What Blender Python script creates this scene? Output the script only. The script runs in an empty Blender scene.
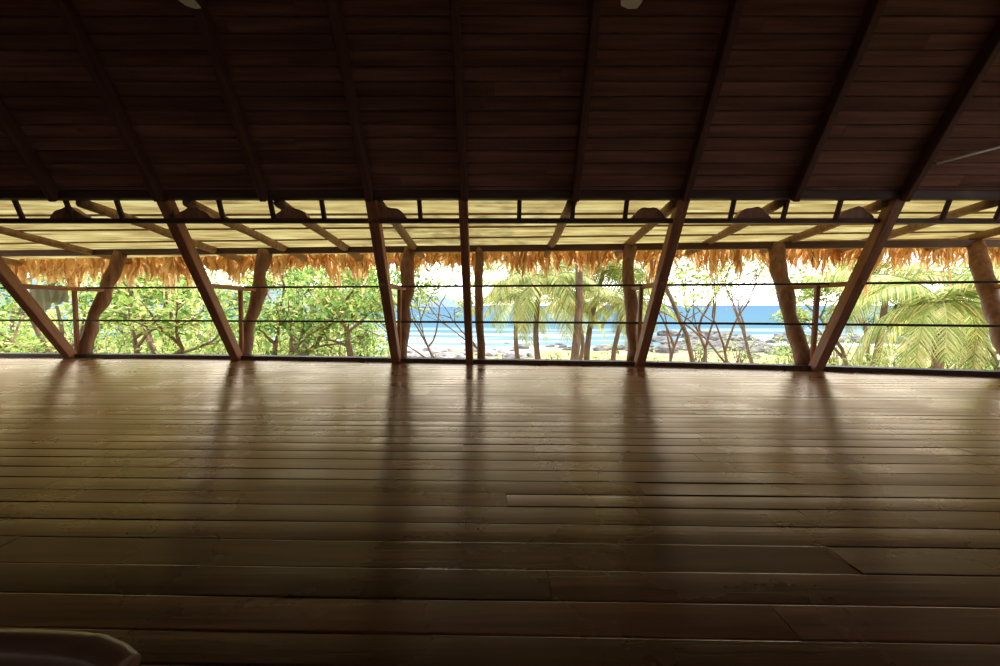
import bpy, bmesh, math, random
from mathutils import Vector, Matrix, noise
C = bpy.context
SC = C.scene
V = Vector

# ------------------------------------------------------------------ helpers
def link(ob, parent=None):
    SC.collection.objects.link(ob)
    if parent: ob.parent = parent
    return ob
def empty(name, loc=(0,0,0)):
    e = bpy.data.objects.new(name, None); e.empty_display_size = .2
    link(e); e.location = loc
    return e
def mesh_obj(name, verts, faces, mats, parent=None, smooth=False, midx=None):
    me = bpy.data.meshes.new(name)
    me.from_pydata([tuple(v) for v in verts], [], faces)
    for m in (mats if isinstance(mats, (list, tuple)) else [mats]): me.materials.append(m)
    if midx: me.polygons.foreach_set('material_index', midx)
    if smooth: me.polygons.foreach_set('use_smooth', [True]*len(me.polygons))
    me.update()
    return link(bpy.data.objects.new(name, me), parent)
def beam(name, p1, p2, w, d, mat, parent=None, bevel=.008, ref=None):
    p1, p2 = V(p1), V(p2); z = (p2-p1); L = z.length; z.normalize()
    if ref is None: ref = V((1,0,0)) if abs(z.x) < .8 else V((0,1,0))
    x = (V(ref) - z*z.dot(V(ref))).normalized(); y = z.cross(x)
    bm = bmesh.new(); bmesh.ops.create_cube(bm, size=1)
    for v in bm.verts: v.co = V((v.co.x*w, v.co.y*d, v.co.z*L))
    bmesh.ops.bevel(bm, geom=bm.edges[:], offset=bevel, segments=1, affect='EDGES')
    me = bpy.data.meshes.new(name); bm.to_mesh(me); bm.free(); me.materials.append(mat)
    ob = bpy.data.objects.new(name, me); link(ob, parent)
    m = Matrix((x, y, z)).transposed().to_4x4(); m.translation = (p1+p2)/2
    ob.matrix_world = m
    return ob
def tube_geo(pts, rads, seg, V0, F0, cap=True):
    n0 = len(V0); n = len(pts); prev = None
    for i, p in enumerate(pts):
        t = (pts[min(i+1, n-1)] - pts[max(i-1, 0)]).normalized()
        if prev is None:
            a = V((0,0,1)) if abs(t.z) < .9 else V((1,0,0))
            x = a.cross(t).normalized()
        else:
            x = (prev - t*prev.dot(t)).normalized()
        prev = x; y = t.cross(x)
        for k in range(seg):
            an = 2*math.pi*k/seg
            V0.append(p + (x*math.cos(an) + y*math.sin(an))*rads[i])
    for i in range(n-1):
        for k in range(seg):
            a = n0+i*seg+k; b = n0+i*seg+(k+1) % seg
            F0.append((a, b, b+seg, a+seg))
    if cap:
        F0.append(tuple(n0+k for k in range(seg))[::-1]); F0.append(tuple(n0+(n-1)*seg+k for k in range(seg)))
def tube(name, pts, rads, mat, parent=None, seg=10, cap=True):
    vs, fs = [], []
    pts = [V(p) for p in pts]
    if not isinstance(rads, (list, tuple)): rads = [rads]*len(pts)
    tube_geo(pts, rads, seg, vs, fs, cap)
    return mesh_obj(name, vs, fs, mat, parent, True)

# ------------------------------------------------------------------ materials
def mat_new(name):
    m = bpy.data.materials.new(name); m.use_nodes = True
    nt = m.node_tree; nt.nodes.clear()
    out = nt.nodes.new('ShaderNodeOutputMaterial')
    return m, nt, out
def N(nt, t, **kw):
    n = nt.nodes.new(t)
    for k, v in kw.items(): setattr(n, k, v)
    return n
def ramp(nt, fac, stops, k=1.):
    r = N(nt, 'ShaderNodeValToRGB'); e = r.color_ramp.elements
    while len(e) < len(stops): e.new(.5)
    for i, (p, c) in enumerate(stops):
        e[i].position = p; e[i].color = (c[0]*k, c[1]*k, c[2]*k, 1)
    nt.links.new(fac, r.inputs[0]); return r.outputs[0]
def wood(name, c1, c2, rough=.5, scale=(8,8,.8), spec=.3, bump=.2, island=False, r_var=.12, isl_lo=.65, isl_hi=1.25, detail_scale=2.0, varnish=None):
    m, nt, out = mat_new(name); L = nt.links.new
    tc = N(nt, 'ShaderNodeTexCoord'); mp = N(nt, 'ShaderNodeMapping')
    mp.inputs['Scale'].default_value = scale
    L(tc.outputs['Object'], mp.inputs[0])
    vec = mp.outputs[0]
    geo = N(nt, 'ShaderNodeNewGeometry')
    if island:
        add = N(nt, 'ShaderNodeVectorMath', operation='ADD'); mul = N(nt, 'ShaderNodeMath', operation='MULTIPLY')
        mul.inputs[1].default_value = 37.; L(geo.outputs['Random Per Island'], mul.inputs[0])
        L(vec, add.inputs[0]); L(mul.outputs[0], add.inputs[1]); vec = add.outputs[0]
    no = N(nt, 'ShaderNodeTexNoise'); no.inputs['Scale'].default_value = detail_scale; no.inputs['Detail'].default_value = 7
    no.inputs['Roughness'].default_value = .62; L(vec, no.inputs['Vector'])
    col = ramp(nt, no.outputs[0], [(.3, c1), (.68, c2)])
    if island:
        mr = N(nt, 'ShaderNodeMapRange'); mr.inputs[3].default_value = isl_lo; mr.inputs[4].default_value = isl_hi
        L(geo.outputs['Random Per Island'], mr.inputs[0])
        mx = N(nt, 'ShaderNodeVectorMath', operation='SCALE'); L(col, mx.inputs[0]); L(mr.outputs[0], mx.inputs['Scale']); col = mx.outputs[0]
    big = N(nt, 'ShaderNodeTexNoise'); big.inputs['Scale'].default_value = 1.6; big.inputs['Detail'].default_value = 5; L(tc.outputs['Object'], big.inputs['Vector'])
    rr = N(nt, 'ShaderNodeMapRange'); rr.inputs[1].default_value = .3; rr.inputs[2].default_value = .7
    rr.inputs[3].default_value = rough-r_var; rr.inputs[4].default_value = rough+r_var; L(big.outputs[0], rr.inputs[0])
    b = N(nt, 'ShaderNodeBump'); b.inputs['Strength'].default_value = bump; b.inputs['Distance'].default_value = .006
    L(no.outputs[0], b.inputs['Height'])
    if varnish:
        # brushed varnish over grain that runs along X
        df = N(nt, 'ShaderNodeBsdfDiffuse'); gl = N(nt, 'ShaderNodeBsdfAnisotropic'); fr = N(nt, 'ShaderNodeFresnel'); ms = N(nt, 'ShaderNodeMixShader')
        tg = N(nt, 'ShaderNodeCombineXYZ'); tg.inputs[0].default_value = 1.
        gl.inputs['Anisotropy'].default_value = varnish[2]; L(tg.outputs[0], gl.inputs['Tangent'])
        fr.inputs[0].default_value = varnish[1]; gl.inputs[0].default_value = (*varnish[0], 1)
        L(col, df.inputs[0]); L(rr.outputs[0], gl.inputs['Roughness'])
        for q in (df.inputs['Normal'], gl.inputs['Normal'], fr.inputs['Normal']): L(b.outputs[0], q)
        L(fr.outputs[0], ms.inputs[0]); L(df.outputs[0], ms.inputs[1]); L(gl.outputs[0], ms.inputs[2]); L(ms.outputs[0], out.inputs[0])
        return m
    p = N(nt, 'ShaderNodeBsdfPrincipled')
    L(col, p.inputs['Base Color']); L(rr.outputs[0], p.inputs['Roughness'])
    p.inputs['Specular IOR Level'].default_value = spec
    L(b.outputs[0], p.inputs['Normal'])
    L(p.outputs[0], out.inputs[0]); return m
def leafmat(name, stops, transl=.45, gloss=.1, k=.74):
    m, nt, out = mat_new(name); L = nt.links.new
    geo = N(nt, 'ShaderNodeNewGeometry')
    col = ramp(nt, geo.outputs['Random Per Island'], stops, k)
    d = N(nt, 'ShaderNodeBsdfPrincipled'); d.inputs['Roughness'].default_value = .5; L(col, d.inputs['Base Color'])
    d.inputs['Specular IOR Level'].default_value = gloss*2
    t = N(nt, 'ShaderNodeBsdfTranslucent'); L(col, t.inputs[0])
    mx = N(nt, 'ShaderNodeMixShader'); mx.inputs[0].default_value = transl
    L(d.outputs[0], mx.inputs[1]); L(t.outputs[0], mx.inputs[2]); L(mx.outputs[0], out.inputs[0]); return m
def simple(name, c1, c2, rough=.7, scale=3., bump=.3, dist=.02, spec=.3):
    m, nt, out = mat_new(name); L = nt.links.new
    p = N(nt, 'ShaderNodeBsdfPrincipled'); tc = N(nt, 'ShaderNodeTexCoord')
    no = N(nt, 'ShaderNodeTexNoise'); no.inputs['Scale'].default_value = scale; no.inputs['Detail'].default_value = 8
    L(tc.outputs['Object'], no.inputs['Vector'])
    L(ramp(nt, no.outputs[0], [(.32, c1), (.68, c2)]), p.inputs['Base Color'])
    p.inputs['Roughness'].default_value = rough; p.inputs['Specular IOR Level'].default_value = spec
    b = N(nt, 'ShaderNodeBump'); b.inputs['Strength'].default_value = bump; b.inputs['Distance'].default_value = dist
    L(no.outputs[0], b.inputs['Height']); L(b.outputs[0], p.inputs['Normal'])
    L(p.outputs[0], out.inputs[0]); return m

M_floor = wood('floor_wood', (.060,.018,.009), (.19,.066,.030), rough=.285, scale=(.5,9,9), bump=.18, island=True, r_var=.065, isl_lo=.5, isl_hi=1.35, varnish=((1,.84,.64), 1.85, .36))
M_ceil = wood('ceiling_wood', (.11,.045,.031), (.31,.142,.092), rough=.6, scale=(.4,8,8), spec=.2, bump=.25, island=True, isl_lo=.74, isl_hi=1.18)
M_raft = wood('rafter_wood', (.07,.028,.018), (.16,.07,.045), rough=.6)
M_timber = wood('timber_wood', (.22,.08,.038), (.42,.185,.09), rough=.5)
M_dark = wood('dark_beam_wood', (.05,.022,.015), (.11,.052,.033), rough=.55)
M_trunkpost = wood('rustic_log_wood', (.11,.046,.028), (.28,.135,.07), rough=.6, bump=.6)
M_eavelog = wood('eave_log_wood', (.16,.085,.04), (.36,.21,.11), rough=.6, bump=.3)
M_bark = wood('bark', (.08,.045,.025), (.24,.15,.085), rough=.9, bump=.6, scale=(3,3,1))
M_bamboo = wood('bamboo', (.12,.055,.03), (.27,.145,.08), rough=.3, spec=.4, scale=(1,8,8), bump=.05, r_var=.05)
M_leaf = leafmat('leaf_green', [(0,(.05,.17,.025)),(.4,(.22,.41,.07)),(.8,(.55,.66,.16)),(.96,(.80,.72,.26)),(1,(.55,.30,.1))], .5)
M_leaf2 = leafmat('leaf_yellowgreen', [(0,(.12,.28,.04)),(.5,(.48,.61,.13)),(.9,(.88,.86,.33)),(1,(.85,.65,.28))], .5)
M_palm = leafmat('palm_leaf', [(0,(.16,.29,.06)),(.4,(.44,.52,.13)),(.8,(.78,.70,.25)),(1,(.95,.78,.34))], .45)
M_thatch = leafmat('thatch', [(0,(.50,.26,.09)),(.5,(.92,.61,.26)),(1,(1.,.86,.50))], .5, k=.95)
M_roofthatch = simple('roof_thatch_mat', (.2,.12,.06), (.45,.3,.16), rough=.95, scale=9)
M_wire = simple('rail_steel', (.02,.018,.016), (.04,.035,.03), rough=.5, bump=0)
M_cloth = leafmat('grey_cloth', [(0,(.62,.65,.58)),(1,(.66,.69,.61))], .4, k=.95)
M_fan = simple('fan_white', (.75,.75,.68), (.8,.8,.74), rough=.4, bump=0)
M_rock = simple('rock', (.05,.043,.038), (.18,.155,.13), rough=.9, scale=1.5, bump=.8, dist=.1)
M_stone = simple('pale_stone', (.16,.13,.115), (.36,.32,.29), rough=.9, scale=1.5, bump=.6, dist=.1)
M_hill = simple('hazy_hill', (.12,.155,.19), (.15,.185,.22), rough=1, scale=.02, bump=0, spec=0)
M_under = simple('subfloor_dark', (.05,.022,.012), (.07,.035,.018), rough=.9, bump=0)
M_conduit = simple('pale_conduit', (.9,.88,.82), (.92,.9,.84), rough=.3, bump=0)

# ------------------------------------------------------------------ plan data
EP = [(-10.2,6.95),(-8.2,6.85),(-6.92,6.79),(-4.1,6.57),(-1.54,6.26),(-.44,6.12),(1.93,5.86),(4.09,5.46),(5.92,4.98),(7.6,4.7)]
def E(x):
    if x <= EP[0][0]: return EP[0][1]
    for (a, ya), (b, yb) in zip(EP, EP[1:]):
        if x <= b: return ya + (yb-ya)*(x-a)/(b-a)
    return EP[-1][1]
XL, XR = -10.0, 7.6
HY, HZ = 4.8, 2.03
TS = 1.519
def eaveY(x): return 6.92 - .075*x

# ------------------------------------------------------------------ boards
def boards(name, mat, row_iter, tf, seed, lmin, lmax, gap=.004, cup=.0015, tilt=.0015, edge=.004, wave=.0015):
    rnd = random.Random(seed); vs, fs = [], []
    for (s, x0, x1, width) in row_iter:
        x = x0 - rnd.random()*lmax*.6
        while x < x1:
            L = rnd.uniform(lmin, lmax); a = max(x, x0)+.001; b = min(x+L, x1)-.001; x += L
            if b-a < .03: continue
            cu = rnd.uniform(-.6, 1)*cup; tl = rnd.uniform(-1, 1)*tilt; h = rnd.uniform(-.0005, .0005)
            prof = [(gap/2, -.02), (gap/2, -edge), (gap/2+.004, -.0003), (width*.3, cu*.8), (width*.5, cu), (width*.7, cu*.8), (width-gap/2-.004, -.0003), (width-gap/2, -edge), (width-gap/2, -.02)]
            nx = max(1, int((b-a)/.4)); n0 = len(vs); P = len(prof)
            wob = rnd.random()*20
            for i in range(nx+1):
                xx = a+(b-a)*i/nx
                wv = noise.noise(V((xx*1.1+wob, s, 0)))*wave
                for (q, hh) in prof:
                    k = (q/width-.5)*2
                    vs.append(tf(xx, s+q, hh + h + tl*k + (wv*k if hh > -.01 else 0)))
            for i in range(nx):
                for j in range(P-1):
                    c = n0+i*P+j; fs.append((c, c+P, c+P+1, c+1))
            fs.append(tuple(n0+j for j in range(P))); fs.append(tuple(n0+nx*P+j for j in range(P))[::-1])
    return mesh_obj(name, vs, fs, mat)

ROT = -.022
def rows_floor():
    rw = random.Random(4)
    y = -5.2; out = []
    while y < 7.4:
        FW = rw.choice([.105,.12,.13,.135,.14,.155])
        x = XL
        while x < XR and y + ROT*x + FW*.5 < E(x)+.03: x += .02
        if x > XL+.1: out.append((y, XL, x, FW))
        y += FW
    return out
floor = boards('floor', M_floor, rows_floor(), lambda x, s, h: V((x, s+ROT*x, h)), 3, 2.2, 5.0, gap=.0018, cup=.0012, tilt=.0012, edge=.0016, wave=.0030)
vs = []; fs = []
xs = [XL+.02+(XR-XL-.04)*i/40 for i in range(41)]
for x in xs: vs += [V((x, E(x)+.02, -.007)), V((x, -5.0, -.007)), V((x, E(x)+.02, -.25)), V((x, -5.0, -.25))]
for i in range(40):
    a = i*4; b = a+4
    fs += [(a, b, b+1, a+1), (a+2, a+3, b+3, b+2), (a, a+2, b+2, b)]
mesh_obj('subfloor', vs, fs, M_under)

# ------------------------------------------------------------------ ceiling
sl = math.hypot(1, TS); dY, dZ = 1/sl, TS/sl
slope_len = HY*sl
def rows_ceil():
    W = .125; out = []; s = 0
    while s < slope_len: out.append((s, XL-.1, XR+.1, W)); s += W
    return out
def tf_ceil(x, s, h):
    y = HY - s*dY - h*dZ; z = HZ+.02 + s*dZ - h*dY
    return V((x, y, z))
boards('ceiling', M_ceil, rows_ceil(), tf_ceil, 8, 3.5, 7.5, gap=.006, cup=.001, tilt=.002, edge=.006)
def slab(name, pts, mat, th):
    p = [V(q) for q in pts]; n = (p[1]-p[0]).cross(p[2]-p[0]).normalized()
    if n.z < 0: n = -n
    n *= th
    k = len(p); vs = p+[q+n for q in p]
    fs = [tuple(range(k))[::-1], tuple(range(k, 2*k))]+[(i, (i+1) % k, k+(i+1) % k, k+i) for i in range(k)]
    return mesh_obj(name, vs, fs, mat)
o = .03
slab('roof_thatch', [(XL-.3, HY+o*dZ, HZ+.02+o*dY), (XR+.3, HY+o*dZ, HZ+.02+o*dY), (XR+.3, 0, HZ+.12+HY*TS), (XL-.3, 0, HZ+.12+HY*TS)], M_roofthatch, .15)
slab('ceiling_back', [(XL-.1, 0, HZ+.05+HY*TS), (XR+.1, 0, HZ+.05+HY*TS), (XR+.1, -4.9, HZ-.05), (XL-.1, -4.9, HZ-.05)], M_ceil, .15)
def joined_boxes(name, boxes, mat, extra=None):
    vs, fs = [], []
    for (x0,x1,y0,y1,z0,z1) in boxes:
        n = len(vs)
        vs += [V((x,y,z)) for x in (x0,x1) for y in (y0,y1) for z in (z0,z1)]
        fs += [(n,n+1,n+3,n+2),(n+4,n+6,n+7,n+5),(n,n+4,n+5,n+1),(n+2,n+3,n+7,n+6),(n,n+2,n+6,n+4),(n+1,n+5,n+7,n+3)]
    if extra:
        ev, ef = extra; n = len(vs); vs += ev; fs += [tuple(n+i for i in f) for f in ef]
    return mesh_obj(name, vs, fs, mat)
def gable_top(x0, x1, zc):
    yf = HY-(zc-HZ)/TS; yb = -(HY-(zc-HZ)/TS)
    p = [(yb, zc), (yf, zc), (0, HZ+HY*TS)]
    ev = [V((x0, y, z)) for y, z in p]+[V((x1, y, z)) for y, z in p]
    return ev, [(0,1,2),(5,4,3),(0,3,4,1),(1,4,5,2),(2,5,3,0)]
joined_boxes('added_wall_left', [(XL-.12,XL,-5.2,4.75,-.2,2.6)], M_ceil, gable_top(XL-.12, XL, 2.6))  # unseen side wall, added to keep the interior dark
joined_boxes('added_wall_right', [(XR,XR+.12,-5.2,4.6,-.2,1.7),(XR,XR+.12,-5.2,-1.6,1.7,2.6),(XR,XR+.12,3.2,4.6,1.7,2.6)]+[(XR,XR+.12,y,y+.1,1.7,2.6) for y in (-.2,1.2)], M_ceil, gable_top(XR, XR+.12, 2.6))  # unseen added side wall, its opening sized to brighten the ceiling on the right
joined_boxes('added_wall_back', [(XL,XR,-5.2,-5.08,-.2,1.63)]+[(XL+i*2.2,XL+i*2.2+.14,-5.2,-5.06,1.63,1.86) for i in range(9)]+[(XL,XR,-5.2,-4.85,1.84,2.05)], M_ceil)  # unseen wall added for darkness; narrow gap lets some light onto the ceiling

# rafters
RX = [-9.5,-8.35,-7.2,-6.06,-4.91,-3.76,-2.60,-1.436,-.39,.83,2.04,3.25,4.46,5.7,6.9]
raf = empty('roof_rafters')
for i, x in enumerate(RX):
    a = V((x, HY, HZ+.02)) + V((0,-dZ,-dY))*.07
    b = a + V((0, -dY, dZ))*(slope_len-.1)
    beam('rafter_%d' % i, a, b, .075, .13, M_raft, raf)
hdr = empty('header_beams')
beam('header', (XL, HY-.02, HZ+.04), (XR, HY-.02, HZ+.04), .11, .09, M_dark, hdr, ref=(0,1,0))
BY, BZ = 4.93, 1.82
beam('lower_plate', (XL, BY, BZ), (XR, BY, BZ), .06, .055, M_dark, hdr, ref=(0,1,0))
rr = []
for a, b in zip(RX, RX[1:]): rr += [a, (a+b)/2]
for i, x in enumerate(rr):
    beam('stud_%d' % i, (x, BY-.02, BZ), (x, HY+.03, HZ+.02), .05, .04, M_dark, hdr)

# eave
ev = empty('eave_frame')
beam('eave_beam', (-11.5, eaveY(-11.5), 1.77), (10.5, eaveY(10.5), 1.77), .12, .10, M_dark, ev, ref=(0,1,0))
def sheetZ(y): return 2.11 - (y-4.8)*.098
ERX = [-9.5,-7.2,-4.9,-3.66,-2.6,-1.436,.841,2.075,3.31,4.54,5.8,7.2,8.6]
for i, x in enumerate(ERX):
    y2 = eaveY(x)+.75
    P = []; R = []
    for k in range(11):
        f = k/10; yy = 4.86+(y2-4.86)*f
        P.append(V((x*(.97+.03*f)+.03*noise.noise(V((f*3, i*2.3, 0))), yy, sheetZ(yy)-.085+.015*noise.noise(V((f*3, i*2.3, 5))))))
        R.append(.058*(1+.25*noise.noise(V((f*4, i*1.9, 9)))))
    tube('eave_log_%d' % i, P, R, M_eavelog, ev, 12)
# half-round log ends, domed up from the lower plate beside the posts
for i, x in enumerate([-5.0,-3.55,-2.42,-1.28,1.72,2.93,4.12]):
    vs = []; n = 14; z0 = 1.845
    for yy in (4.93, 5.02):
        vs += [V((x-.20+.40*k/n, yy, z0)) for k in range(n+1)]
        vs += [V((x-.20+.40*k/n, yy, z0+.015+.12*math.sin(math.pi*k/n)**.8+.01*math.sin(k+i))) for k in range(n+1)]
    m_ = n+1; fs = []
    for k in range(n):
        fs += [(k, k+1, m_+k+1, m_+k), (2*m_+k, 3*m_+k, 3*m_+k+1, 2*m_+k+1), (m_+k, m_+k+1, 3*m_+k+1, 3*m_+k), (k, 2*m_+k, 2*m_+k+1, k+1)]
    mesh_obj('half_log_%d' % i, vs, fs, M_timber, ev)
for i in range(4):
    f = (i+.5)/4
    beam('eave_purlin_%d' % i, (-11.5, 5.2+f*(eaveY(-11.5)-4.6), sheetZ(5.2+f*(eaveY(-11.5)-4.6))-.025), (10.5, 5.2+f*(eaveY(10.5)-4.6), sheetZ(5.2+f*(eaveY(10.5)-4.6))-.025), .03, .025, M_eavelog, ev, bevel=.003, ref=(0,1,0))
m, nt, out = mat_new('eave_sheet_mat'); L = nt.links.new
tc = N(nt, 'ShaderNodeTexCoord'); mp = N(nt, 'ShaderNodeMapping'); mp.inputs['Scale'].default_value = (.7, 6, 1); L(tc.outputs['Object'], mp.inputs[0])
no = N(nt, 'ShaderNodeTexNoise'); no.inputs['Scale'].default_value = 1.5; no.inputs['Detail'].default_value = 6; L(mp.outputs[0], no.inputs['Vector'])
col = ramp(nt, no.outputs[0], [(.3, (.24,.15,.055)), (.5, (.47,.37,.14)), (.7, (.68,.61,.29))])
d = N(nt, 'ShaderNodeBsdfDiffuse'); t = N(nt, 'ShaderNodeBsdfTranslucent'); mx = N(nt, 'ShaderNodeMixShader'); mx.inputs[0].default_value = .22
L(col, d.inputs[0]); L(col, t.inputs[0]); L(d.outputs[0], mx.inputs[1]); L(t.outputs[0], mx.inputs[2]); L(mx.outputs[0], out.inputs[0])
M_sheet = m
vs = []; fs = []
XS = [-12+i*1.15 for i in range(21)]
NS = 200
for x in XS:
    y0 = HY; y1 = eaveY(x)+.85
    for j in range(NS+1):
        y = y0+(y1-y0)*j/NS
        vs.append(V((x, y, sheetZ(y)+.014*math.sin(y*2*math.pi/.11))))
for i in range(len(XS)-1):
    for j in range(NS):
        a = i*(NS+1)+j; fs.append((a, a+NS+1, a+NS+2, a+1))
mesh_obj('eave_roof_sheet', vs, fs, M_sheet, None, True)

# thatch fringe
rnd = random.Random(5); vs = []; fs = []
for layer in range(2):
    x = -12.
    while x < 11:
        x += rnd.uniform(.006, .018)
        cl = .42; ci = round((x+layer*.2)/cl+.35*math.sin(x*1.7)); cx = ci*cl-layer*.2
        amp = .24+.66*abs(noise.noise(V((ci*1.37, 2+layer*3, 0))))
        if x > 5.5 or x < -6: amp += .12
        rel = abs(x-cx)/(cl/2)
        Ln = max(.12, amp*(1.25-.6*min(1, rel))*rnd.uniform(.7, 1.1))
        y = eaveY(x)+.86+layer*.1+rnd.uniform(-.12, .06); z = sheetZ(y)+rnd.uniform(-.01, .05)
        w = rnd.uniform(.012, .034); xe = x+(cx-x)*.5+rnd.uniform(-.07, .07)
        curl = rnd.uniform(-.08, .14); n0 = len(vs); S = 8; ph = rnd.uniform(0, 6.28)
        yaw = rnd.uniform(-.8, .8)
        for k in range(S+1):
            f = k/S; ww = w*(1-.5*f*f); px = x+(xe-x)*f*f+.02*math.sin(ph+f*7); py = y+curl*f*f; pz = z-Ln*f + (.3*max(0, f-.75) if curl > .06 else 0)
            dx = V((math.cos(yaw+f), math.sin(yaw+f), 0))*ww
            vs += [V((px, py, pz))-dx, V((px, py, pz))+dx]
        for k in range(S):
            a = n0+2*k; fs.append((a, a+1, a+3, a+2))
mesh_obj('thatch_fringe', vs, fs, M_thatch)

# ------------------------------------------------------------------ V posts
PV = [(-9.6,-8.8,-9.3),(-6.92,-6.28,-6.63),(-4.10,-3.78,-3.99),(-1.54,-1.445,-1.49),(-.44,-.415,-.36),(1.93,2.06,2.07),(4.09,4.47,4.29),(6.25,6.8,7.15)]
for i, (bx, ix, ox) in enumerate(PV):
    e = empty('timber_v_post')
    by = E(bx)
    it = V((ix, HY+.02, HZ+.02)); ib = V((bx, by-.04, .0))
    beam('inner_leg', ib, it, .12 if i != 4 else .10, .14, M_timber, e)
    ob_ = V((bx + (.16 if i == 4 else .03*(1 if bx < 0 else -1)), by+.08, 0)); ot = V((ox + (.02 if i == 4 else 0), eaveY(ox), 1.76))
    pts = []; rad = []; wk = .3 if i == 4 else 1
    for k in range(21):
        f = k/20
        p = ob_.lerp(ot, f); wv = math.sin(f*math.pi)*wk
        p.x += (noise.noise(V((f*4, i*3.1, 0)))*.13)*wv; p.y += noise.noise(V((f*3, i*3.1, 7)))*.08*wv
        pts.append(p); rad.append((.092 if i != 4 else .06)*(1+.4*wk*noise.noise(V((f*7, i*7.7, 3)))+.15*f))
    tube('outer_log', pts, rad, M_trunkpost, e, 12)
    if i != 4:
        f = 1.10/2.03
        a = ib.lerp(it, f); b = ob_.lerp(ot, 1.10/1.76)
        d_ = (b-a).normalized()
        beam('strut', a-d_*.10, b+d_*.05, .06, .06, M_timber, e)
        beam('stanchion', (bx+.02, by+.03, 0), (bx+.04, by+.03, 1.10), .055, .055, M_timber, e)
def ribbon(name, mat, z, w, h, parent=None, off=0.):
    vs = []; fs = []
    X = [XL+(XR-XL)*i/60 for i in range(61)]
    for x in X:
        y = E(x)+off
        vs += [V((x, y-w/2, z)), V((x, y-w/2, z+h)), V((x, y+w/2, z+h)), V((x, y+w/2, z))]
    for i in range(60):
        a = 4*i; b = a+4
        for k in range(4): fs.append((a+k, a+(k+1) % 4, b+(k+1) % 4, b+k))
    fs += [(0,1,2,3), (243,242,241,240)]
    return mesh_obj(name, vs, fs, mat, parent)
ribbon('trim_sill', M_dark, -.01, .16, .07, None, .02)
rails = empty('railing')
for n, z in (('rail_upper', 1.125), ('rail_lower', .60)):
    pts = [V((XL+(XR-XL)*i/60, E(XL+(XR-XL)*i/60)+.03, z)) for i in range(61)]
    tube(n, pts, .016, M_wire, rails, 8)

# towel thrown over the rail
vs = []; fs = []; nx, ny = 40, 24
for i in range(nx+1):
    u_ = i/nx
    front = .34+.10*math.sin(u_*5.2+.6)+.03*math.sin(u_*17)
    back = .26+.05*math.sin(u_*4+2)
    for j in range(ny+1):
        f = j/ny; x = -7.60+.60*u_; y0 = E(x)+.03
        if f < .35: q = f/.35; zz = 1.13-back*(1-q); yy = y0+.03; dd = 1-q
        elif f < .5: q = (f-.35)/.15; zz = 1.13+.02*math.sin(q*math.pi); yy = y0+.03-.06*q; dd = 0
        else: q = (f-.5)/.5; zz = 1.13-front*q; yy = y0-.03-.01*q; dd = q
        wv = (.028*math.sin(u_*26+.8*math.sin(f*4))+.012*math.sin(u_*51))*(.25+.75*dd)
        vs.append(V((x+(.5-u_)*.10*dd+.02*math.sin(f*7+u_*3), yy+(wv if f < .35 else wv*1.0-.02*dd), zz)))
for i in range(nx):
    for j in range(ny):
        a = i*(ny+1)+j; fs.append((a, a+ny+1, a+ny+2, a+1))
mesh_obj('hanging_towel', vs, fs, M_cloth, None, True)

def slopeP(x, z, off=.155):
    y = HY-(z-HZ)/TS
    return V((x, y-off*dZ, z-off*dY))
tube('electrical_conduit', [slopeP(4.50, 2.39), slopeP(4.9, 2.49), slopeP(5.3, 2.585), slopeP(6.2, 2.78), slopeP(7.3, 2.99)], .012, M_conduit, None, 8)

# ------------------------------------------------------------------ ceiling fans
def fan(x, y, z, ang):
    e = empty('ceiling_fan', (x, y, z))
    top = HZ+(HY-y)*TS
    vs, fs = [], []
    tube_geo([V((0,0,.05)), V((0,0,top-z))], [.015,.015], 10, vs, fs); mesh_obj('rod', vs, fs, M_dark, e)
    vs, fs = [], []
    tube_geo([V((0,0,-.07)), V((0,0,-.05)), V((0,0,.0)), V((0,0,.06)), V((0,0,.08))], [.05,.09,.11,.1,.03], 20, vs, fs); mesh_obj('motor_housing', vs, fs, M_fan, e, True)
    for k in range(4):
        a = ang+k*math.pi/2; vs = []
        prof = [(.1,.02),(.18,.05),(.35,.065),(.52,.07),(.58,.055),(.6,.0)]
        L_ = [(r, w) for r, w in prof]+[(r, -w) for r, w in prof[::-1][1:]]
        for dz in (0, .008):
            for r, w in L_:
                vs.append(V((math.cos(a)*r-math.sin(a)*w, math.sin(a)*r+math.cos(a)*w, dz+w*.2)))
        n = len(L_); fs = [tuple(range(n))[::-1], tuple(range(n, 2*n))]+[(i, (i+1) % n, n+(i+1) % n, n+i) for i in range(n)]
        mesh_obj('blade_%d' % (k+1), vs, fs, M_fan, e)
fan(-2.16, 2.46, 2.90, math.pi/2-.08); fan(.86, 2.46, 2.90, math.pi/2-.05)

# ------------------------------------------------------------------ bamboo bench (near left)
e = empty('bamboo_bench')
def bam(name, pts, r, hollow=False):
    vs, fs = [], []; P = [V(p) for p in pts]
    dense = []
    for a, b in zip(P, P[1:]):
        for k in range(6): dense.append(a.lerp(b, k/6))
    dense.append(P[-1]); rad = []; acc = 0
    for k, p in enumerate(dense):
        if k: acc += (p-dense[k-1]).length
        q = (acc % .28); rad.append(r*(1.05 if q < .02 else 1))
    tube_geo(dense, rad, 28, vs, fs, not hollow)
    if hollow:
        d = (dense[-1]-dense[-2]).normalized(); end = dense[-1]
        tube_geo([end, end+d*.003, end+d*.002, end-d*.06], [r, r*.97, r*.76, r*.72], 28, vs, fs, False)
        n = len(vs); fs.append(tuple(range(n-28, n)))
    mesh_obj(name, vs, fs, M_bamboo, e, True)
RZ = .322
bam('front_rail', [(-1.75,.625,RZ), (-1.2,.618,RZ), (-.72,.610,RZ), (-.65,.607,RZ-.001), (-.61,.603,RZ-.005), (-.585,.598,RZ-.011), (-.566,.592,RZ-.019)], .026, True)
bam('back_rail', [(-1.75,.12,RZ), (-1.2,.12,RZ), (-.75,.12,RZ)], .028)
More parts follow.
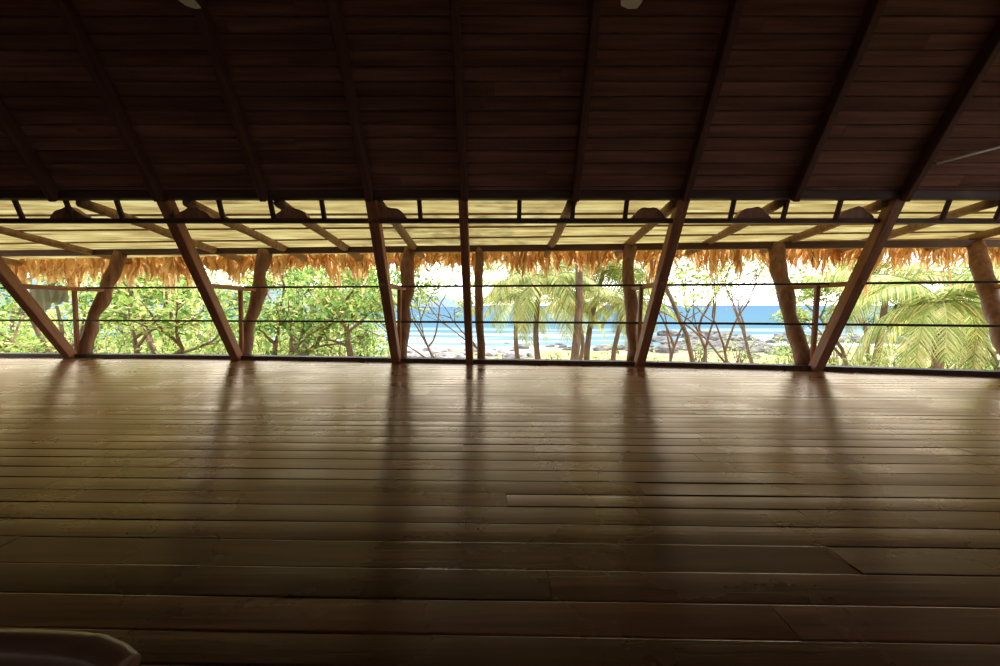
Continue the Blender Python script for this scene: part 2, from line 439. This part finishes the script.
for k, (x, y) in enumerate([(-.86,.60), (-1.65,.60), (-.86,.15), (-1.65,.15)]): bam('leg_%d' % (k+1), [(x,y,0), (x,y,.16), (x,y,RZ-.01)], .022)
for k in range(8): bam('slat_%d' % (k+1), [(-1.68+k*.105,.10,RZ-.005), (-1.68+k*.105,.35,RZ-.005), (-1.68+k*.105,.60,RZ-.005)], .014)

# ------------------------------------------------------------------ outside ground / sea
m, nt, out = mat_new('beach_ground'); L = nt.links.new
p = N(nt, 'ShaderNodeBsdfPrincipled'); tc = N(nt, 'ShaderNodeTexCoord')
no = N(nt, 'ShaderNodeTexNoise'); no.inputs['Scale'].default_value = .22; no.inputs['Detail'].default_value = 10; no.inputs['Roughness'].default_value = .8; L(tc.outputs['Object'], no.inputs['Vector'])
L(ramp(nt, no.outputs[0], [(.38, (.07,.09,.02)), (.48, (.20,.15,.05)), (.55, (.28,.19,.09)), (.64, (.34,.27,.18))]), p.inputs['Base Color']); p.inputs['Roughness'].default_value = .95
L(p.outputs[0], out.inputs[0]); M_ground = m
vs = []; fs = []; nx, ny = 120, 110
def gz(x, y):
    return -3.15-.019*max(0, y-10)-.035*max(0, y-34)*(1 if x < 12 else .55)
for j in range(ny+1):
    y = -30+(j/ny)**1.2*158
    for i in range(nx+1):
        x = (i/nx-.5)*(160+abs(y)*2)
        z = gz(x, y)+.35*noise.noise(V((x*.06, y*.06, 0)))+.12*noise.noise(V((x*.4, y*.4, 1)))
        z += .9*max(0, min(1, (-x-10-y*.2)/30)) if y > 30 else 0
        vs.append(V((x, y, z)))
for j in range(ny):
    for i in range(nx):
        a = j*(nx+1)+i; fs.append((a, a+1, a+nx+2, a+nx+1))
mesh_obj('beach_ground', vs, fs, M_ground, None, True)
m, nt, out = mat_new('sea_water'); L = nt.links.new
p = N(nt, 'ShaderNodeBsdfPrincipled'); tc = N(nt, 'ShaderNodeTexCoord'); sx = N(nt, 'ShaderNodeSeparateXYZ'); L(tc.outputs['Object'], sx.inputs[0])
mr = N(nt, 'ShaderNodeMapRange'); mr.inputs[1].default_value = 40; mr.inputs[2].default_value = 700; L(sx.outputs[1], mr.inputs[0])
base = ramp(nt, mr.outputs[0], [(0, (.13,.185,.195)), (.08, (.060,.115,.148)), (1, (.060,.105,.158))])
mp = N(nt, 'ShaderNodeMapping'); mp.inputs['Scale'].default_value = (.03, .14, 1); L(tc.outputs['Object'], mp.inputs[0])
no = N(nt, 'ShaderNodeTexNoise'); no.inputs['Scale'].default_value = 1; no.inputs['Detail'].default_value = 8; L(mp.outputs[0], no.inputs['Vector'])
fo = N(nt, 'ShaderNodeMapRange'); fo.inputs[1].default_value = .46; fo.inputs[2].default_value = .58; L(no.outputs[0], fo.inputs[0])
nr_ = N(nt, 'ShaderNodeMapRange'); nr_.inputs[1].default_value = 100; nr_.inputs[2].default_value = 52; L(sx.outputs[1], nr_.inputs[0])
mu = N(nt, 'ShaderNodeMath', operation='MULTIPLY'); L(fo.outputs[0], mu.inputs[0]); L(nr_.outputs[0], mu.inputs[1])
mxc = N(nt, 'ShaderNodeMixRGB'); L(mu.outputs[0], mxc.inputs[0]); L(base, mxc.inputs[1]); mxc.inputs[2].default_value = (.5,.53,.53,1)
L(mxc.outputs[0], p.inputs['Base Color']); p.inputs['Roughness'].default_value = .7; p.inputs['Specular IOR Level'].default_value = .0
L(p.outputs[0], out.inputs[0])
mesh_obj('sea', [(-6000,30,-4.35),(6000,30,-4.35),(6000,8000,-4.35),(-6000,8000,-4.35)], [(0,1,2,3)], m)
vs = []; fs = []; nx = 60
for i in range(nx+1):
    f = i/nx; x = -1500+f*1400
    h = (46+30*(1-f))*min(1, (1-f)*6)**.6*(1+.35*noise.noise(V((f*9, 0, 0))))
    vs += [V((x, 1150, -6)), V((x, 1220, h*.7)), V((x, 1300, h)), V((x, 1500, -6))]
for i in range(nx):
    a = 4*i
    for k in range(3): fs.append((a+k, a+4+k, a+5+k, a+1+k))
mesh_obj('distant_headland', vs, fs, M_hill, None, True)
def rockpile(name, cx, cy, rx, ry, n, smin, smax, mat, seed):
    r = random.Random(seed); bm = bmesh.new()
    for k in range(n):
        x = cx+r.gauss(0, rx); y = cy+r.gauss(0, ry); s = r.uniform(smin, smax)
        res = bmesh.ops.create_icosphere(bm, subdivisions=3, radius=1)
        for v in res['verts']:
            d = 1+.35*noise.noise(v.co*1.3+V((k*5, 0, 0)))+.15*noise.noise(v.co*4+V((k*5, 0, 0)))
            v.co = V((v.co.x*s*d*1.3+x, v.co.y*s*d+y, v.co.z*s*d*.65+max(-4.4, gz(x, y))+.1*s))
    me = bpy.data.meshes.new(name); bm.to_mesh(me); bm.free(); me.materials.append(mat); link(bpy.data.objects.new(name, me))
rockpile('shore_rocks', 23, 46, 4, 5, 60, .4, 1.2, M_rock, 1)
rockpile('shore_rocks', 44, 60, 9, 5, 40, .5, 1.6, M_rock, 2)
rockpile('pale_boulders', -6, 40, 4, 5, 30, .3, .8, M_stone, 3)
rockpile('shore_rocks', 6, 50, 8, 4, 16, .3, .8, M_rock, 4)

# ------------------------------------------------------------------ vegetation
def add_leaf(vs, fs, mi, p, s, r, droop=.3):
    d = V((r.gauss(0, 1), r.gauss(0, 1), r.gauss(-droop, .7))).normalized()
    u = d.cross(V((r.gauss(0, .5), r.gauss(0, .5), 1))).normalized()*s*r.uniform(.2, .32)
    up = u.cross(d).normalized()*s*.06
    n = len(vs); q = p+d*s
    vs += [p, p+d*s*.45+u+up, q, p+d*s*.45-u+up]
    fs += [(n, n+1, n+2), (n, n+2, n+3)]; mi += [1, 1]
def tree(name, base, h, seed, nleaf, ls, mat=None, fork=.4, spread=.6, tr=.12, lean=(0,0), depth=4, crown=.45):
    r = random.Random(seed); vs, fs, mi = [], [], []; ends = []
    base = V(base)
    def grow(p, d, L_, rad, dep):
        pts = [p]; dd = d.copy(); n = 5
        for k in range(n):
            dd = (dd+V((r.gauss(0,.13), r.gauss(0,.13), r.gauss(.02,.08)))).normalized(); pts.append(pts[-1]+dd*L_/n)
        c0 = len(fs); tube_geo(pts, [rad*(1-.45*k/n) for k in range(n+1)], 6, vs, fs, False); mi.extend([0]*(len(fs)-c0))
        if dep <= 1: ends.extend(pts[2:])
        if dep == 0: return
        for k in range(r.choice([2,3,3])):
            nd = (dd+V((r.gauss(0, spread), r.gauss(0, spread), r.gauss(.1, .3)))).normalized()
            grow(pts[-1 if k < 2 else -2], nd, L_*r.uniform(.55,.8), rad*.55, dep-1)
    grow(base, V((lean[0], lean[1], 1)).normalized(), h*fork, tr, depth)
    for k in range(nleaf):
        p = r.choice(ends)+V((r.gauss(0,1), r.gauss(0,1), r.gauss(0,.8)))*crown*.5
        add_leaf(vs, fs, mi, p, ls*r.uniform(.5,1.3), r)
    return mesh_obj(name, vs, fs, [M_bark, mat or M_leaf], None, False, mi)
def shrub(name, c, rx, rz, seed, nleaf, ls, mat):
    r = random.Random(seed); vs, fs, mi = [], [], []; c = V(c)
    for k in range(10):
        a = r.uniform(0, 6.28); top = c+V((math.cos(a)*rx*.7*r.random(), math.sin(a)*rx*.7*r.random(), rz*r.uniform(.6,1)))
        c0 = len(fs); tube_geo([c, c.lerp(top, .5)+V((r.gauss(0,.1), r.gauss(0,.1), .1)), top], [.04,.03,.012], 5, vs, fs, False); mi.extend([0]*(len(fs)-c0))
    for k in range(nleaf):
        a = r.uniform(0, 6.28); el = r.uniform(0, 1); rr = r.uniform(.65, 1.1)*(1+.3*noise.noise(V((a*1.5, el*3, seed))))
        ce = math.sqrt(1-el*el)
        add_leaf(vs, fs, mi, c+V((math.cos(a)*rx*rr*ce, math.sin(a)*rx*rr*ce, rz*rr*el)), ls*r.uniform(.5,1.3), r, 0)
    return mesh_obj(name, vs, fs, [M_bark, mat], None, False, mi)
def palm(name, base, crown, nf, fl, seed, tr=.13):
    r = random.Random(seed); vs, fs, mi = [], [], []; base, crown = V(base), V(crown)
    pts = []; rad = []
    bow = V((r.uniform(-.5,.5), r.uniform(-.4,.4), 0))
    for k in range(25):
        f = k/24; pts.append(base.lerp(crown, f)+bow*math.sin(f*math.pi)); rad.append(tr*(1.25-.45*f)*(1.08 if k % 2 else 1))
    tube_geo(pts, rad, 9, vs, fs); mi.extend([0]*len(fs))
    for k in range(nf):
        a = k*2.4+r.uniform(-.3,.3); el = r.uniform(-.2, 1.15); L_ = fl*r.uniform(.8,1.1)
        h = V((math.cos(a), math.sin(a), 0)); p = crown.copy(); d = el; R = []; n = 22
        for j in range(n+1):
            R.append(p.copy()); p = p+(h*math.cos(d)+V((0,0,1))*math.sin(d))*L_/n; d -= (1.5+.5*r.random())/n
        c0 = len(fs); tube_geo(R, [.022*(1-.8*j/n) for j in range(n+1)], 4, vs, fs, False); mi.extend([1]*(len(fs)-c0))
        side = h.cross(V((0,0,1)))
        for j in range(2, n+1):
            f = j/n; t = (R[j]-R[j-1]).normalized(); ll = L_*.26*math.sin(math.pi*min(1, .15+f*.85))**.6+.05
            for half in (0, .5):
                o_ = R[j-1].lerp(R[j], half)
                for sg in (-1, 1):
                    dd = (side*sg*.8+t*.7+V((0,0,-.35-r.random()*.35))).normalized()
                    w = t*.018*(fl/2)
                    m1 = o_+dd*ll*.55; q = o_+dd*ll+V((0,0,-ll*.18)); n0 = len(vs)
                    vs += [o_-w*.6, o_+w*.6, m1+w, m1-w, q]; fs += [(n0,n0+1,n0+2,n0+3), (n0+3,n0+2,n0+4)]; mi += [1,1]
    return mesh_obj(name, vs, fs, [M_bark, M_palm], None, False, mi)

def X(u, y): return (u-500)/420*y
G = -3.3
specs = [(20,13,5.6),(75,16,6.2),(115,11.5,5.2),(165,14,5.8),(215,18,6.5),(250,12,5.2),(300,15,5.9),(335,19,6.6),(375,13.5,5.4),(40,20,7),(140,22,7.2),(285,23,7.3),(10,26,8),(190,27,8),(345,27,8)]
for i, (u, y, h) in enumerate(specs):
    tree('almond_tree', (X(u, y), y, G), h, 40+i, 1400, .20 if y < 15 else .24 if y < 24 else .34, M_leaf if i % 2 else M_leaf2, lean=(random.Random(i).uniform(-.45,.45), 0), spread=.6, tr=.17)
for i in range(16):
    y = 13+(i % 4)*3.2; u = -20+i*26
    shrub('tropical_shrub', (X(u, y), y, G), 1.5+.15*(i % 3), 2.75+.4*((i*7) % 5)/5+(y-13)*.03, 70+i, 1200, .22, M_leaf2 if i % 3 else M_leaf)
for i in range(11):
    y = 28+(i % 3)*3; u = -30+i*39
    shrub('tropical_shrub', (X(u, y), y, G-.3), 3.4, 4.2+((i*5) % 4)*.4, 170+i, 1100, .42, M_leaf2)
tree('almond_tree', (X(432, 17), 17, G), 6.2, 91, 900, .20, M_leaf, spread=.55, tr=.08)
tree('almond_tree', (X(460, 13), 13, G), 6.0, 191, 800, .18, M_leaf, spread=.5, tr=.06)
tree('almond_tree', (X(492, 20), 20, G), 7.0, 92, 900, .20, M_leaf2, spread=.5, tr=.08)
tree('slender_tree', (X(655, 16), 16, G), 6.6, 93, 600, .18, M_leaf2, spread=.45, tr=.08, lean=(.2, 0))
tree('slender_tree', (X(700, 18), 18, G), 7.2, 94, 750, .18, M_leaf, spread=.4, tr=.10, lean=(.15, 0))
tree('slender_tree', (X(735, 15), 15, G), 6.4, 95, 600, .18, M_leaf2, spread=.4, tr=.08, lean=(-.15, 0))
tree('slender_tree', (X(762, 21), 21, G), 7.6, 96, 800, .2, M_leaf2, spread=.4, tr=.11)
tree('slender_tree', (X(705, 12), 12, G), 9.5, 196, 500, .2, M_leaf2, fork=.62, spread=.35, tr=.08, lean=(.05, 0), depth=3)
tree('almond_tree', (X(850, 17), 17, G), 6.0, 97, 1500, .22, M_leaf2, spread=.6)
tree('almond_tree', (X(875, 22), 22, G), 7.0, 297, 1500, .26, M_leaf2, spread=.6)
tree('almond_tree', (X(930, 19), 19, G), 6.4, 98, 1500, .24, M_leaf, spread=.6)
tree('almond_tree', (X(1010, 16), 16, G), 5.8, 99, 1400, .24, M_leaf, spread=.6)
palm('coconut_palm', (X(556,15), 15, G), (X(540,15), 15, 1.6), 22, 3.1, 1, .1)
palm('coconut_palm', (X(562,13), 13, G), (X(570,13), 13, 4.6), 15, 2.6, 2, .12)
palm('coconut_palm', (X(588,17), 17, G), (X(602,17), 17, 2.1), 22, 3.4, 3, .11)
palm('coconut_palm', (X(525,20), 20, G), (X(518,20), 20, 1.2), 18, 3.0, 4, .1)
palm('coconut_palm', (X(625,14), 14, G), (X(628,14), 14, .9), 16, 1.8, 14, .08)
palm('coconut_palm', (X(575,24), 24, G), (X(572,24), 24, .9), 18, 3.0, 15, .1)
palm('coconut_palm', (X(948,11.5), 11.5, G), (X(940,11.5), 11.5, .95), 20, 3.0, 5, .13)
palm('coconut_palm', (X(1040,13), 13, G), (X(1030,13), 13, 2.0), 18, 3.6, 6, .13)
palm('coconut_palm', (X(870,16), 16, G), (X(885,16), 16, 1.5), 18, 3.2, 7, .11)
palm('coconut_palm', (X(985,15), 15, G), (X(980,15), 15, .6), 18, 3.2, 17, .12)
for i, (u, y, s) in enumerate([(900,18,1.6),(960,20,1.8),(1010,18,1.8),(840,24,1.8),(990,15,1.3),(870,15,1.2),(800,26,1.8)]):
    shrub('tropical_shrub', (X(u, y), y, G), s, 2.3, 120+i, 900, .22, M_leaf2 if i % 2 else M_leaf)
for i, (u, y, s) in enumerate([(480,18,.9),(530,16,.9),(560,19,1.1),(610,19,1.2),(655,17,.9),(790,20,1.5),(740,24,1.5),(700,22,1.1)]):
    shrub('tropical_shrub', (X(u, y), y, G-.1), s, 2.0+.04*(y-16), 140+i, 600, .2, M_leaf2)

# ------------------------------------------------------------------ light
w = bpy.data.worlds.new('World'); SC.world = w; w.use_nodes = True; nt = w.node_tree; nt.nodes.clear(); L = nt.links.new
wo = nt.nodes.new('ShaderNodeOutputWorld'); bg = nt.nodes.new('ShaderNodeBackground'); tc = nt.nodes.new('ShaderNodeTexCoord'); sx = nt.nodes.new('ShaderNodeSeparateXYZ')
L(tc.outputs['Generated'], sx.inputs[0])
c = ramp(nt, sx.outputs[2], [(0, (1.,.98,.96)), (.12, (.95,.96,.98)), (.6, (.66,.80,1.))])
L(c, bg.inputs[0]); bg.inputs[1].default_value = 4.3; L(bg.outputs[0], wo.inputs[0])
sun = bpy.data.lights.new('sun', 'SUN'); sun.energy = 9; sun.angle = .01; sun.color = (1,.93,.78)
so = bpy.data.objects.new('sun', sun); link(so)
so.rotation_euler = V((-.35, -.42, -1)).to_track_quat('-Z', 'Y').to_euler()

# ------------------------------------------------------------------ camera
cam = bpy.data.cameras.new('camera'); co = bpy.data.objects.new('camera', cam); link(co)
cam.sensor_width = 36; cam.lens = 15.12; cam.clip_end = 10000; cam.clip_start = .02
co.location = (0, 0, .85); co.rotation_euler = (math.radians(90-3.81), 0, 0)
SC.camera = co
SC.view_settings.view_transform = 'Standard'
SC.view_settings.exposure = 0.0
